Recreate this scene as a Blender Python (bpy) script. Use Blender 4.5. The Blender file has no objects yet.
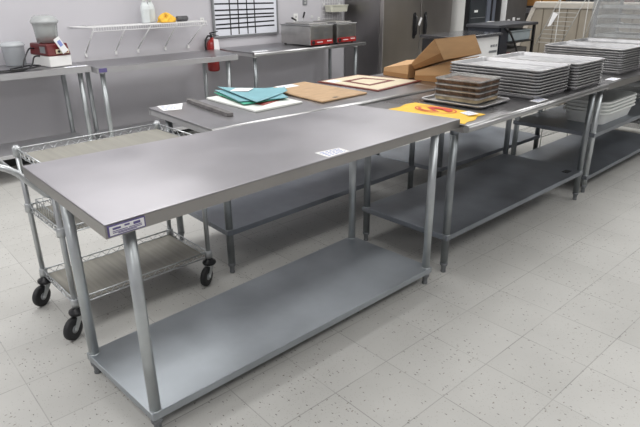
import bpy, math, random
from mathutils import Vector, Matrix
random.seed(7)
PI = math.pi
col = bpy.context.scene.collection

# ------------------------------------------------------------------ mesh helper
class MB:
    def __init__(s): s.v = []; s.f = []; s.sm = []; s.mi = []
    def add(s, vs, fs, smooth=False, mi=0):
        b = len(s.v); s.v += [tuple(v) for v in vs]
        for k, f in enumerate(fs):
            s.f.append([b+i for i in f]); s.sm.append(smooth if not isinstance(smooth, list) else smooth[k]); s.mi.append(mi)
        return s
    def hexa(s, b4, t4, mi=0):
        return s.add(list(b4)+list(t4), [(3,2,1,0),(4,5,6,7),(0,1,5,4),(1,2,6,5),(2,3,7,6),(3,0,4,7)], mi=mi)
    def box(s, x0, x1, y0, y1, z0, z1, mi=0):
        return s.hexa([(x0,y0,z0),(x1,y0,z0),(x1,y1,z0),(x0,y1,z0)], [(x0,y0,z1),(x1,y0,z1),(x1,y1,z1),(x0,y1,z1)], mi)
    def obox(s, c, sx, sy, sz, rz=0, rx=0, ry=0, mi=0):
        M = Matrix.Rotation(rz,3,'Z') @ Matrix.Rotation(ry,3,'Y') @ Matrix.Rotation(rx,3,'X'); c = Vector(c)
        q = [(-1,-1),(1,-1),(1,1),(-1,1)]
        return s.hexa([c+M@Vector((a*sx/2,b*sy/2,-sz/2)) for a,b in q], [c+M@Vector((a*sx/2,b*sy/2,sz/2)) for a,b in q], mi)
    def slab(s, quad, z0, z1, mi=0):
        return s.hexa([(x,y,z0) for x,y in quad], [(x,y,z1) for x,y in quad], mi)
    def cyl(s, p0, p1, r0, r1=None, n=16, caps=True, mi=0):
        p0 = Vector(p0); p1 = Vector(p1); r1 = r0 if r1 is None else r1
        d = (p1-p0).normalized(); u = d.orthogonal().normalized(); w = d.cross(u)
        vs = [p+ (u*math.cos(2*PI*k/n)+w*math.sin(2*PI*k/n))*r for p,r in ((p0,r0),(p1,r1)) for k in range(n)]
        fs = [(k,(k+1)%n,n+(k+1)%n,n+k) for k in range(n)]; sm = [True]*n
        if caps: fs += [tuple(range(n-1,-1,-1)), tuple(range(n,2*n))]; sm += [False]*2
        return s.add(vs, fs, sm, mi)
    def tube(s, pts, r, n=10, closed=False, mi=0):
        pts = [Vector(p) for p in pts]; m = len(pts); rings = []; u = None
        for i,p in enumerate(pts):
            if closed: d = pts[(i+1)%m]-pts[i-1]
            else: d = pts[min(i+1,m-1)]-pts[max(i-1,0)]
            d.normalize()
            u = d.orthogonal().normalized() if u is None else (u-d*u.dot(d)).normalized()
            w = d.cross(u); rings.append([p+(u*math.cos(2*PI*k/n)+w*math.sin(2*PI*k/n))*r for k in range(n)])
        vs = [v for R in rings for v in R]; fs = []
        for i in range(m if closed else m-1):
            a = i*n; b = ((i+1)%m)*n
            fs += [(a+k,a+(k+1)%n,b+(k+1)%n,b+k) for k in range(n)]
        sm = [True]*len(fs)
        if not closed: fs += [tuple(range(n-1,-1,-1)), tuple(range((m-1)*n,m*n))]; sm += [False,False]
        return s.add(vs, fs, sm, mi)
    def lathe(s, prof, c, n=32, mi=0, cap0=True, cap1=True, axis=None):
        c = Vector(c); M = Matrix.Identity(3)
        if axis: M = Vector((0,0,1)).rotation_difference(Vector(axis)).to_matrix()
        vs = [c+M@Vector((r*math.cos(2*PI*k/n), r*math.sin(2*PI*k/n), z)) for r,z in prof for k in range(n)]
        fs = [(i*n+k,i*n+(k+1)%n,(i+1)*n+(k+1)%n,(i+1)*n+k) for i in range(len(prof)-1) for k in range(n)]
        sm = [True]*len(fs)
        if cap0: fs.append(tuple(range(n-1,-1,-1))); sm.append(False)
        if cap1: fs.append(tuple(range((len(prof)-1)*n,len(prof)*n))); sm.append(False)
        return s.add(vs, fs, sm, mi)
    def rrect(s, sx, sy, rad, prof, c=(0,0,0), n=5, mi=0, cap0=True, cap1=True):
        """rounded-rectangle rings; prof = (grow, z) list"""
        vs = []; c = Vector(c)
        for g,z in prof:
            hx = sx/2+g; hy = sy/2+g; r = max(rad+g, .002)
            for qx,qy,a0 in ((1,1,0),(-1,1,PI/2),(-1,-1,PI),(1,-1,1.5*PI)):
                for k in range(n+1):
                    a = a0+PI/2*k/n
                    vs.append(c+Vector((qx*(hx-r)+r*math.cos(a), qy*(hy-r)+r*math.sin(a), z)))
        m = 4*(n+1)
        fs = [(i*m+k,i*m+(k+1)%m,(i+1)*m+(k+1)%m,(i+1)*m+k) for i in range(len(prof)-1) for k in range(m)]
        sm = [False]*len(fs)
        if cap0: fs.append(tuple(range(m-1,-1,-1))); sm.append(False)
        if cap1: fs.append(tuple(range((len(prof)-1)*m,len(prof)*m))); sm.append(False)
        return s.add(vs, fs, sm, mi)
    def xf(s, M):
        s.v = [tuple(M@Vector(v)) for v in s.v]; return s
    def build(s, name, m, parent=None, bevel=0, label=None, seg=2):
        me = bpy.data.meshes.new(name)
        off = Vector((0,0,0)); p = parent
        while p is not None: off += p.location; p = p.parent
        me.from_pydata([tuple(Vector(v)-off) for v in s.v], [], s.f); me.update()
        for pl,sm,mi in zip(me.polygons, s.sm, s.mi): pl.use_smooth = sm; pl.material_index = mi
        for mm in (m if isinstance(m,(list,tuple)) else [m]): me.materials.append(mm)
        o = bpy.data.objects.new(name, me); col.objects.link(o); o.parent = parent
        if bevel:
            b = o.modifiers.new('bevel','BEVEL'); b.width = bevel; b.segments = seg; b.limit_method = 'ANGLE'; b.angle_limit = .7
        if label: o['label'] = label
        return o

def thing(name, loc, label, cat, group=None):
    o = bpy.data.objects.new(name, None); col.objects.link(o); o.location = loc; o.empty_display_size = .05
    return tag(o, label, cat, group)
def tag(o, label, cat, group=None):
    o['label'] = label; o['category'] = cat
    if group: o['group'] = group
    return o
def struct(o): o['kind'] = 'structure'; return o
def copy_tree(o, parent=None):
    c = o.copy(); col.objects.link(c)
    if parent: c.parent = parent
    for ch in o.children: copy_tree(ch, c)
    return c

# ------------------------------------------------------------------ materials
def mat(name, c, rough=.5, metal=0, var=0., scale=6., stretch=(1,1,1), rvar=0., bump=0., bscale=None, alpha=None, trans=0, ior=1.45, spec=None, aniso=0, coat=0):
    m = bpy.data.materials.new(name); m.use_nodes = True
    nt = m.node_tree; b = nt.nodes['Principled BSDF']
    b.inputs['Base Color'].default_value = (*c,1); b.inputs['Roughness'].default_value = rough; b.inputs['Metallic'].default_value = metal
    b.inputs['IOR'].default_value = ior
    if spec is not None: b.inputs['Specular IOR Level'].default_value = spec
    if trans: b.inputs['Transmission Weight'].default_value = trans
    if alpha is not None: b.inputs['Alpha'].default_value = alpha
    if coat: b.inputs['Coat Weight'].default_value = coat
    tc = nt.nodes.new('ShaderNodeTexCoord'); mp = nt.nodes.new('ShaderNodeMapping'); mp.inputs['Scale'].default_value = stretch
    nt.links.new(tc.outputs['Object'], mp.inputs['Vector'])
    no = nt.nodes.new('ShaderNodeTexNoise'); no.inputs['Scale'].default_value = scale; no.inputs['Detail'].default_value = 5
    nt.links.new(mp.outputs[0], no.inputs['Vector'])
    if var:
        mx = nt.nodes.new('ShaderNodeMix'); mx.data_type = 'RGBA'
        mx.inputs[6].default_value = (*[max(0,k*(1-var)) for k in c],1); mx.inputs[7].default_value = (*[min(1,k*(1+var)) for k in c],1)
        rp = nt.nodes.new('ShaderNodeMapRange'); rp.inputs[1].default_value = .3; rp.inputs[2].default_value = .7
        nt.links.new(no.outputs[0], rp.inputs[0]); nt.links.new(rp.outputs[0], mx.inputs[0]); nt.links.new(mx.outputs[2], b.inputs['Base Color'])
    if rvar:
        rr = nt.nodes.new('ShaderNodeMapRange'); rr.inputs[1].default_value=.3; rr.inputs[2].default_value=.7
        rr.inputs[3].default_value = max(.02,rough-rvar); rr.inputs[4].default_value = rough+rvar
        nt.links.new(no.outputs[0], rr.inputs[0]); nt.links.new(rr.outputs[0], b.inputs['Roughness'])
    if bump:
        n2 = nt.nodes.new('ShaderNodeTexNoise'); n2.inputs['Scale'].default_value = bscale or scale; nt.links.new(mp.outputs[0], n2.inputs['Vector'])
        bp = nt.nodes.new('ShaderNodeBump'); bp.inputs['Strength'].default_value = bump; bp.inputs['Distance'].default_value = .01
        nt.links.new(n2.outputs[0], bp.inputs['Height']); nt.links.new(bp.outputs[0], b.inputs['Normal'])
    return m

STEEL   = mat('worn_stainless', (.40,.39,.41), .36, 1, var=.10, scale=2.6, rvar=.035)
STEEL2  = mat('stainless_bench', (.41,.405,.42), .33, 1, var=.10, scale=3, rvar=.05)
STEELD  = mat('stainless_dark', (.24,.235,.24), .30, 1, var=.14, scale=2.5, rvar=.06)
EDGE    = mat('stainless_edge', (.36,.35,.34), .38, 1, var=.06, scale=4, rvar=.03)
EDGEB   = mat('pale_bench_edge', (.56,.56,.57), .45, .75, var=.06, scale=4)
BSHELF  = mat('bench_shelf_steel', (.62,.62,.63), .3, .7, var=.06, scale=3)
ROLL    = mat('bright_rolled_edge', (.46,.46,.46), .34, 1, var=.04, scale=5)
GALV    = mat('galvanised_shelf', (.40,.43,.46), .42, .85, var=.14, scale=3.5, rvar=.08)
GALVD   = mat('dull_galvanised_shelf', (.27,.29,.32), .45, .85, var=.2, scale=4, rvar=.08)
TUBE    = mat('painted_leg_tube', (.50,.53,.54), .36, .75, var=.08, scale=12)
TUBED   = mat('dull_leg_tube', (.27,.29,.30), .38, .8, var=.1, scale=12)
CHROME  = mat('chrome_wire', (.52,.54,.55), .38, .9, var=.05, scale=10)
FOOTM   = mat('foot_insert', (.20,.21,.22), .45, .5, var=.1)
ALU     = mat('aluminium_pan', (.43,.43,.44), .42, .95, var=.15, scale=9, rvar=.08)
ALUD    = mat('scuffed_pan_rim', (.50,.49,.48), .40, .9, var=.35, scale=22, rvar=.08)
RUB     = mat('black_rubber', (.018,.018,.02), .5, 0, var=.3, scale=20)
WHITEW  = mat('white_coated_wire', (.78,.78,.78), .4, 0, var=.04)
PAPER   = mat('white_paper', (.80,.80,.80), .7, 0, var=.03)
INK     = mat('blue_ink', (.22,.27,.55), .7, 0, var=.2)
PURPLE  = mat('purple_print', (.12,.10,.25), .5, 0, var=.2)
WPLAS   = mat('white_plastic', (.78,.78,.76), .35, 0, var=.03)
POLY    = mat('white_cutting_board', (.74,.76,.72), .5, 0, var=.04, scale=15)
TEAL    = mat('teal_mat', (.19,.40,.45), .5, 0, var=.08, scale=8)
GREEN   = mat('green_mat', (.08,.45,.30), .5, 0, var=.08)
REDM    = mat('red_mat', (.35,.05,.04), .5, 0, var=.1)
BROWNB  = mat('tan_board', (.45,.30,.17), .6, 0, var=.12, scale=9, stretch=(1,4,1))
BROWNE  = mat('tan_board_edge', (.42,.24,.09), .6, 0, var=.1)
CREAM   = mat('cream_board', (.66,.58,.42), .5, 0, var=.05)
MAROON  = mat('maroon_band', (.17,.035,.025), .5, 0, var=.1)
CARD    = mat('corrugated_cardboard', (.50,.30,.145), .75, 0, var=.07, scale=5, stretch=(1,1,6))
CARDD   = mat('cardboard_inner', (.33,.17,.065), .8, 0, var=.07, scale=5)
YEL     = mat('yellow_bag', (.85,.52,.03), .55, 0, var=.06, bump=.3, bscale=14)
REDP    = mat('red_print', (.62,.05,.02), .5, 0, var=.08)
RED     = mat('red_enamel', (.32,.018,.016), .3, 0, var=.06, coat=.3)
DRED    = mat('dark_red_enamel', (.115,.010,.011), .3, 0, var=.06)
BLACK   = mat('black_plastic', (.015,.015,.017), .35, 0, var=.2)
CHAR    = mat('charcoal_panel', (.05,.052,.06), .4, 0, var=.12)
NAVY    = mat('blue_black_panel', (.022,.025,.035), .35, 0, var=.12)
GRAYP   = mat('grey_steel_panel', (.13,.125,.12), .45, .3, var=.1)
BLUEGR  = mat('blue_grey_frame', (.20,.22,.27), .35, .4, var=.08)
GREYB   = mat('pale_blue_grey_box', (.33,.38,.40), .5, 0, var=.08)
BEIGE   = mat('beige_panel', (.36,.32,.26), .55, 0, var=.06)
BEIGEL  = mat('beige_rail', (.56,.52,.46), .5, 0, var=.04)
GROOVE  = mat('beige_groove', (.20,.17,.13), .6, 0, var=.05)
CLEARP  = mat('frosted_polycarbonate', (.50,.53,.52), .15, 0, var=.03, alpha=.5)
SMOKE   = mat('clouded_pan_glass', (.55,.55,.53), .15, 0, var=.2, scale=20, alpha=.55)
BURNT   = mat('baked_brown', (.115,.068,.042), .5, 0, var=.8, scale=26)
BURNTL  = mat('baked_tan', (.42,.33,.20), .55, 0, var=.4, scale=18)
LINER   = mat('shelf_liner', (.27,.26,.225), .42, .1, var=.16, scale=4, stretch=(14,.6,1), rvar=.05)
TUBGR   = mat('milky_tub', (.78,.80,.78), .4, 0, var=.04)
GLASS   = mat('door_glass', (.04,.045,.05), .08, 0, var=.2, scale=2)
GREYC   = mat('grey_cloth', (.12,.12,.125), .9, 0, var=.2, scale=30)
YCLOTH  = mat('yellow_cloth', (.78,.45,.06), .85, 0, var=.3, scale=20)
TAPE    = mat('black_tape', (.01,.01,.012), .5, 0, var=.1)
WBOARD  = mat('whiteboard_face', (.74,.76,.82), .25, 0, var=.02)
GREYF   = mat('grey_frame', (.30,.31,.32), .4, .5, var=.05)
WALL    = mat('painted_wall', (.545,.535,.565), .7, 0, var=.025, scale=1.5, bump=.05, bscale=90)
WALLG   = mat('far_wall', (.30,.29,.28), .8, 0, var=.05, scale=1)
CEIL    = mat('ceiling_tile', (.72,.72,.71), .9, 0, var=.03, scale=8)
BASEB   = mat('base_trim', (.06,.06,.06), .6, 0, var=.1)
FRIDGE  = mat('fridge_steel', (.47,.45,.43), .33, 1, var=.12, scale=1.3, stretch=(1,1,.5), rvar=.06)
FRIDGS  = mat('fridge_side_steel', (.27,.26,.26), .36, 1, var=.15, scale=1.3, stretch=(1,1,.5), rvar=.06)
WARM    = mat('warmer_steel', (.50,.49,.47), .32, 1, var=.12, scale=6, rvar=.05)
COVER   = mat('frosted_rack_cover', (.40,.41,.41), .4, 0, var=.2, scale=3, alpha=.32)
RSHELF  = mat('rack_tray', (.72,.73,.73), .5, .2, var=.15, scale=6)
ORANGE  = mat('orange_carton', (.42,.20,.06), .8, 0, var=.1)

def floor_mat():
    m = bpy.data.materials.new('vinyl_tile_floor'); m.use_nodes = True; nt = m.node_tree; L = nt.links; N = nt.nodes
    b = N['Principled BSDF']; b.inputs['Roughness'].default_value = .48
    geo = N.new('ShaderNodeNewGeometry')
    mp = N.new('ShaderNodeMapping'); mp.vector_type = 'TEXTURE'
    mp.inputs['Location'].default_value = (1.0262,-.5279,0); mp.inputs['Rotation'].default_value = (0,0,-.0283); mp.inputs['Scale'].default_value = (.3048,.3048,.3048)
    L.new(geo.outputs['Position'], mp.inputs[0])
    sep = N.new('ShaderNodeSeparateXYZ'); L.new(mp.outputs[0], sep.inputs[0])
    def math_(op, a, bb=None, clamp=False):
        n = N.new('ShaderNodeMath'); n.operation = op; n.use_clamp = clamp
        for i,x in enumerate((a,bb)):
            if x is None: continue
            if isinstance(x,(int,float)): n.inputs[i].default_value = x
            else: L.new(x, n.inputs[i])
        return n.outputs[0]
    lines = []
    for ax,wd in ((0,.006),(1,.007)):
        fr = math_('FRACT', sep.outputs[ax]); d = math_('ABSOLUTE', math_('SUBTRACT', fr, .5)); d = math_('SUBTRACT', .5, d)
        lines.append(math_('LESS_THAN', d, wd))
    seam = math_('MAXIMUM', lines[0], lines[1])
    sn = N.new('ShaderNodeTexNoise'); sn.inputs['Scale'].default_value = .9; L.new(mp.outputs[0], sn.inputs['Vector'])
    smr = N.new('ShaderNodeMapRange'); smr.inputs[1].default_value=.38; smr.inputs[2].default_value=.62; smr.inputs[3].default_value=.18; smr.inputs[4].default_value=.6; L.new(sn.outputs[0], smr.inputs[0])
    seam = math_('MULTIPLY', seam, smr.outputs[0])
    # per tile tint
    fl = N.new('ShaderNodeVectorMath'); fl.operation = 'FLOOR'; L.new(mp.outputs[0], fl.inputs[0])
    wn = N.new('ShaderNodeTexWhiteNoise'); wn.noise_dimensions = '3D'; L.new(fl.outputs[0], wn.inputs['Vector'])
    base = N.new('ShaderNodeMix'); base.data_type='RGBA'; base.inputs[6].default_value = (.515,.51,.485,1); base.inputs[7].default_value = (.555,.55,.525,1); L.new(wn.outputs['Value'], base.inputs[0])
    # mottling
    n1 = N.new('ShaderNodeTexNoise'); n1.inputs['Scale'].default_value = 3.; n1.inputs['Detail'].default_value = 6; L.new(geo.outputs['Position'], n1.inputs['Vector'])
    mot = N.new('ShaderNodeMix'); mot.data_type='RGBA'; mot.blend_type='MULTIPLY'; mot.inputs[0].default_value = .5
    r1 = N.new('ShaderNodeMapRange'); r1.inputs[1].default_value=.3; r1.inputs[2].default_value=.7; r1.inputs[3].default_value=.86; r1.inputs[4].default_value=1.05; L.new(n1.outputs[0], r1.inputs[0])
    L.new(base.outputs[2], mot.inputs[6]); L.new(r1.outputs[0], mot.inputs[7])
    # flecks: elongated voronoi cells, only some of them dark
    cur = mot.outputs[2]
    for sc,st,thr,keep,dark in ((66,(1,.45,1),.14,.80,(.12,.11,.10)),(56,(.45,1,1),.12,.84,(.18,.15,.12)),(150,(1,.6,1),.22,.70,(.40,.39,.36))):
        m2 = N.new('ShaderNodeMapping'); m2.inputs['Scale'].default_value = st; m2.inputs['Rotation'].default_value=(0,0,.5*sc); L.new(geo.outputs['Position'], m2.inputs[0])
        nz = N.new('ShaderNodeTexNoise'); nz.inputs['Scale'].default_value = 40; L.new(geo.outputs['Position'], nz.inputs['Vector'])
        v = N.new('ShaderNodeTexVoronoi'); v.voronoi_dimensions='2D'; v.inputs['Scale'].default_value = sc; L.new(m2.outputs[0], v.inputs['Vector'])
        sc3 = N.new('ShaderNodeSeparateColor'); L.new(v.outputs['Color'], sc3.inputs[0])
        k1 = math_('LESS_THAN', v.outputs['Distance'], math_('MULTIPLY', nz.outputs[0], thr*2)); k2 = math_('GREATER_THAN', sc3.outputs[0], keep)
        # density patches
        dn = N.new('ShaderNodeTexNoise'); dn.inputs['Scale'].default_value = 2.2; L.new(geo.outputs['Position'], dn.inputs['Vector'])
        k3 = math_('GREATER_THAN', math_('ADD', dn.outputs[0], math_('MULTIPLY', sc3.outputs[1], .5)), .72)
        k = math_('MULTIPLY', math_('MULTIPLY', k1, k2), k3)
        k = math_('MULTIPLY', k, .75)
        mm = N.new('ShaderNodeMix'); mm.data_type='RGBA'; L.new(k, mm.inputs[0]); L.new(cur, mm.inputs[6]); mm.inputs[7].default_value = (*dark,1); cur = mm.outputs[2]
    ms = N.new('ShaderNodeMix'); ms.data_type='RGBA'; L.new(seam, ms.inputs[0]); L.new(cur, ms.inputs[6]); ms.inputs[7].default_value=(.16,.155,.15,1)
    L.new(ms.outputs[2], b.inputs['Base Color'])
    return m
FLOOR = floor_mat()

# ------------------------------------------------------------------ room shell
X0,X1,Y0,Y1,H = -3.5,11.5,-4.5,4.12,3.0
struct(MB().box(X0,X1,Y0,Y1,-.05,0).build('floor', FLOOR))
struct(MB().box(X0,X1,Y0,Y1,H,H+.05).build('ceiling', CEIL))
struct(MB().box(X0,X1,Y1,Y1+.1,0,H).build('wall_back', WALL))
struct(MB().box(X0,X1,Y0-.1,Y0,0,H).build('wall_front', WALL))
struct(MB().box(X0-.1,X0,Y0,Y1,0,H).build('wall_left', WALL))
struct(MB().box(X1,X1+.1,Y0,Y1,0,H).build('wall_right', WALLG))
struct(MB().box(X0,X1,Y1-.012,Y1-.001,0,.10).build('baseboard_back', BASEB))

def area(x, y, sx, sy, w, c=(1,.993,.985)):
    l = bpy.data.lights.new('ceiling_lamp','AREA'); l.shape='RECTANGLE'; l.size=sx; l.size_y=sy; l.energy=w; l.color=c
    o = bpy.data.objects.new('ceiling_lamp', l); col.objects.link(o); o.location=(x,y,H-.03); return o
for x,y,w in ((-1.6,-2.2,38),(1.2,-2.2,38),(4.2,-2.2,38),(-1.6,.3,46),(1.2,.9,26),(4.2,.4,50),(-1.6,2.7,52),(1.2,2.7,62),(4.2,2.5,56),(7.2,-1.8,46),(7.2,.8,42),(7.2,2.7,44),(10,0.6,24)):
    area(x,y,1.7,1.2,w*.74)
w = bpy.data.worlds.new('world'); bpy.context.scene.world = w; w.use_nodes = True
w.node_tree.nodes['Background'].inputs[0].default_value = (.8,.82,.85,1); w.node_tree.nodes['Background'].inputs[1].default_value = .22

# ------------------------------------------------------------------ work tables
def tube_leg(parent, x, y, zt, m, r=.021, zf=.05, bullet=True):
    lg = MB().cyl((x,y,zf),(x,y,zt), r, n=20).build('leg', m, parent)
    MB().lathe([(r*1.04,zf+.01),(r*1.04,zf-.005),(r*.72,zf-.012),(r*.62,.012),(r*.72,.008),(r*.72,0)][::-1] , (x,y,0), n=16).build('leg_foot', FOOTM, lg)
    return lg
def shelf_panel(parent, quad, z, m, t=.032, name='undershelf', clips=None, mclip=None):
    s = MB().slab(quad, z-t, z).build(name, m, parent, bevel=.003)
    for (x,y) in (clips or []):
        MB().cyl((x,y,z-t-.004),(x,y,z+.003), .0235, n=20).build('corner_socket', mclip or m, s)
    return s
def worktable(name, label, quad, z, legs, shelves, mtop, medge, mleg, mshelf, rolled=False, t=.045, group=None, over=.024, lip=None):
    cx = sum(q[0] for q in quad)/4; cy = sum(q[1] for q in quad)/4
    r = thing(name, (cx,cy,0), label, 'table', group)
    if rolled:
        (ax,ay),(bx,by) = quad[0],quad[1]
        q2 = [(ax,ay+.021),(bx,by+.021),quad[2],quad[3]]
        top = MB().slab(q2, z-.012, z).build('tabletop', mtop, r, bevel=.002)
        MB().cyl((ax,ay+.02,z-.0188),(bx,by+.02,z-.0188), .019, n=28).build('rolled_edge', ROLL, top)
        ap = MB()
        q=[(a*.985+cx*.015,b*.97+cy*.03) for a,b in q2]
        ap.slab([(q[0][0],q[0][1]+.02),(q[1][0],q[1][1]+.02),(q[1][0],q[1][1]+.05),(q[0][0],q[0][1]+.05)], z-.045, z-.0125)
        ap.slab([q2[3],(q2[3][0],q2[3][1]-.012),(q2[2][0],q2[2][1]-.012),q2[2]][::-1], z-t, z-.0125)
        ap.slab([(q2[0][0],q2[0][1]+.01),(q2[0][0]+.012,q2[0][1]+.01),(q2[3][0]+.012,q2[3][1]-.02),(q2[3][0],q2[3][1]-.02)], z-t+.005, z-.0125)
        ap.slab([(q2[1][0]-.012,q2[1][1]+.01),(q2[1][0],q2[1][1]+.01),(q2[2][0],q2[2][1]-.02),(q2[2][0]-.012,q2[2][1]-.02)], z-t+.005, z-.0125)
        ap.build('apron', medge, r)
    else:
        top = MB().slab(quad, z-.004, z).build('tabletop', mtop, r, bevel=.0025)
        ap = MB(); n=4; th=.014
        ins=[(a+(cx-a)*th/abs(cx-a), b+(cy-b)*th/abs(cy-b)) for a,b in quad]
        for k in range(4):
            j=(k+1)%4; ap.slab([quad[k],quad[j],ins[j],ins[k]], z-t, z-.0042)
        ap.build('apron', medge, r)
    # under-top channel the legs socket into
    ch = MB()
    ys = sorted(set(round(l[1],2) for l in legs)); xs=[l[0] for l in legs]
    for l in legs:
        ch.cyl((l[0],l[1],z-.06),(l[0],l[1],z-.0125), .0235, n=16)
    for a,b in ((0,1),(3,2)):
        (xa,ya),(xb,yb)=legs[a],legs[b]
        ch.slab([(xa,ya-.02),(xb,yb-.02),(xb,yb+.02),(xa,ya+.02)], z-.04, z-.013)
    ch.build('leg_channel', mshelf, r)
    for x,y in legs: tube_leg(r, x, y, z-.02, mleg)
    for zs in shelves:
        q=[(legs[0][0]-over,legs[0][1]-over),(legs[1][0]+over,legs[1][1]-over),(legs[2][0]+over,legs[2][1]+over),(legs[3][0]-over,legs[3][1]+over)]
        shelf_panel(r, q, zs, mshelf, clips=legs, mclip=mleg)
    return r

tA = worktable('work_table', 'large stainless work table in the foreground with a purple bordered label on its corner',
    [(-.004,-.012),(1.878,.044),(1.775,.69),(.018,.777)], .90, [(.111,.099),(1.723,.082),(1.716,.633),(.091,.591)], [.10], STEEL, EDGE, TUBE, GALV, group=None)
# maker's plate on the apron of the front left corner
pl = MB().obox((.062,-.0115,.8765),.118,.003,.034, rz=.0297).build('maker_label', PURPLE, tA, label='small purple bordered maker label on the corner apron')
MB().obox((.062,-.0135,.8765),.109,.002,.027, rz=.0297).build('label_face', PAPER, pl)
pr = MB()
for i,(u0,u1,v,h) in enumerate(((-.045,-.02,.006,.006),(-.008,.008,.008,.005),(.02,.042,.006,.008),(-.046,.0,-.002,.002),(.005,.046,-.002,.002),(-.046,.046,-.0065,.002),(-.03,.03,-.010,.002))):
    pr.obox((.062+(u0+u1)/2,-.0148+(u0+u1)/2*.0297,.8765+v),u1-u0,.001,h, rz=.0297)
pr.build('label_printing', PURPLE, pl)

tB = worktable('work_table', 'work table with bright rolled front edge holding the yellow bag and sheet pan stacks',
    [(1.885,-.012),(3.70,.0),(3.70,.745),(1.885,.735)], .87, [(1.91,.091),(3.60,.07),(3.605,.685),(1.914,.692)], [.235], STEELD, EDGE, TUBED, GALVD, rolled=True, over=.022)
MB().box(3.465,3.535,.10,.145,.2355,.2375).build('black_sticker', BLACK, tB, label='small black sticker on undershelf corner')
tC = worktable('work_table', 'rolled edge work table behind the foreground table holding cutting boards',
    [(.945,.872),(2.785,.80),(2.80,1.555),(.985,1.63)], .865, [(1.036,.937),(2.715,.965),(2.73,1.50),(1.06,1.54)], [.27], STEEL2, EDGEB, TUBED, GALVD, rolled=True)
tD = worktable('work_table', 'work table behind the sheet pans with cardboard bins standing on it',
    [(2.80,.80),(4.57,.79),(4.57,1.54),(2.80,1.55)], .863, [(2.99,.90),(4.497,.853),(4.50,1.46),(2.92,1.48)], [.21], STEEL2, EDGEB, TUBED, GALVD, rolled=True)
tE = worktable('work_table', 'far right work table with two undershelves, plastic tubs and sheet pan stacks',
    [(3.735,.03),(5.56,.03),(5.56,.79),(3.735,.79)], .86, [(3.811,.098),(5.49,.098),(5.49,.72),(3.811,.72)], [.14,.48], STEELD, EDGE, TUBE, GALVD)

b1 = worktable('work_bench', 'wall bench at far left holding the red food processor',
    [(-.45,3.50),(1.41,3.475),(1.41,4.10),(-.45,4.10)], .91, [(-.35,3.57),(1.335,3.55),(1.335,3.97),(-.35,3.97)], [.25], STEEL2, EDGEB, TUBE, BSHELF, t=.05)
b2 = worktable('work_bench', 'wall bench under the white wire shelf with small purple corner sticker',
    [(1.422,3.38),(2.85,3.31),(3.02,3.935),(1.46,3.935)], .90, [(1.495,3.46),(2.80,3.43),(2.79,3.86),(1.52,3.86)], [.25], STEEL2, EDGEB, TUBE, BSHELF, t=.05)
MB().obox((1.47,3.3735,.875),.068,.003,.034,rz=-.049).build('corner_sticker', PURPLE, b2, label='small purple sticker at the left corner')
b3 = worktable('work_bench', 'wall bench below the whiteboard holding the two food warmers',
    [(3.10,3.365),(4.84,3.365),(4.84,4.095),(3.10,4.095)], .89, [(3.165,3.45),(4.74,3.45),(4.78,3.95),(3.165,3.95)], [.25], STEEL2, EDGEB, TUBED, BSHELF, rolled=True, t=.05)

# ------------------------------------------------------------------ paper tags
def paper(name, label, quad, z, lines=4, ink=.0026, cat='tag', group=None):
    """flat ticket; quad = 4 xy corners"""
    r = MB().slab(quad, z+.0004, z+.0014).build(name, PAPER); tag(r, label, cat, group)
    a,b,c,d = [Vector(q) for q in quad]; s = MB(); rnd = random.Random(len(label))
    for k in range(lines):
        v = (k+1)/(lines+1); u=.1
        while u < .85:
            w = rnd.uniform(.06,.2); p0 = (a*(1-u)+b*u)*(1-v)+(d*(1-u)+c*u)*v; e=min(u+w,.9); p1 = (a*(1-e)+b*e)*(1-v)+(d*(1-e)+c*e)*v
            n = Vector((-(p1-p0).y,(p1-p0).x)).normalized()*ink
            s.slab([p0-n,p1-n,p1+n,p0+n], z+.0015, z+.0019); u = e+.05
    s.build('handwriting', INK, r); return r
paper('paper_tag','white paper tag lying on the front edge of the foreground table',[(.925,.022),(1.05,.026),(1.055,.093),(.93,.108)],.90)
paper('paper_tag','white paper ticket taped at the left edge of the cutting board table',[(1.0,1.475),(1.10,1.44),(1.20,1.60),(1.04,1.63)],.865,4,ink=.006)
paper('paper_tag','white paper tag on the table edge in front of the pan stacks',[(2.70,.035),(2.84,.04),(2.85,.10),(2.71,.10)],.87,3)
paper('paper_tag','white paper tag on the far right table beside its pan stack',[(3.93,.06),(4.07,.06),(4.08,.13),(3.94,.13)],.86,3)
paper('paper_tag','white paper tag on the bench beside the food processor',[(1.20,3.49),(1.39,3.485),(1.40,3.56),(1.21,3.565)],.91,2)
paper('paper_tag','white paper tag on the bench below the whiteboard',[(3.14,3.42),(3.34,3.42),(3.38,3.52),(3.18,3.52)],.89,2)

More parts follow.
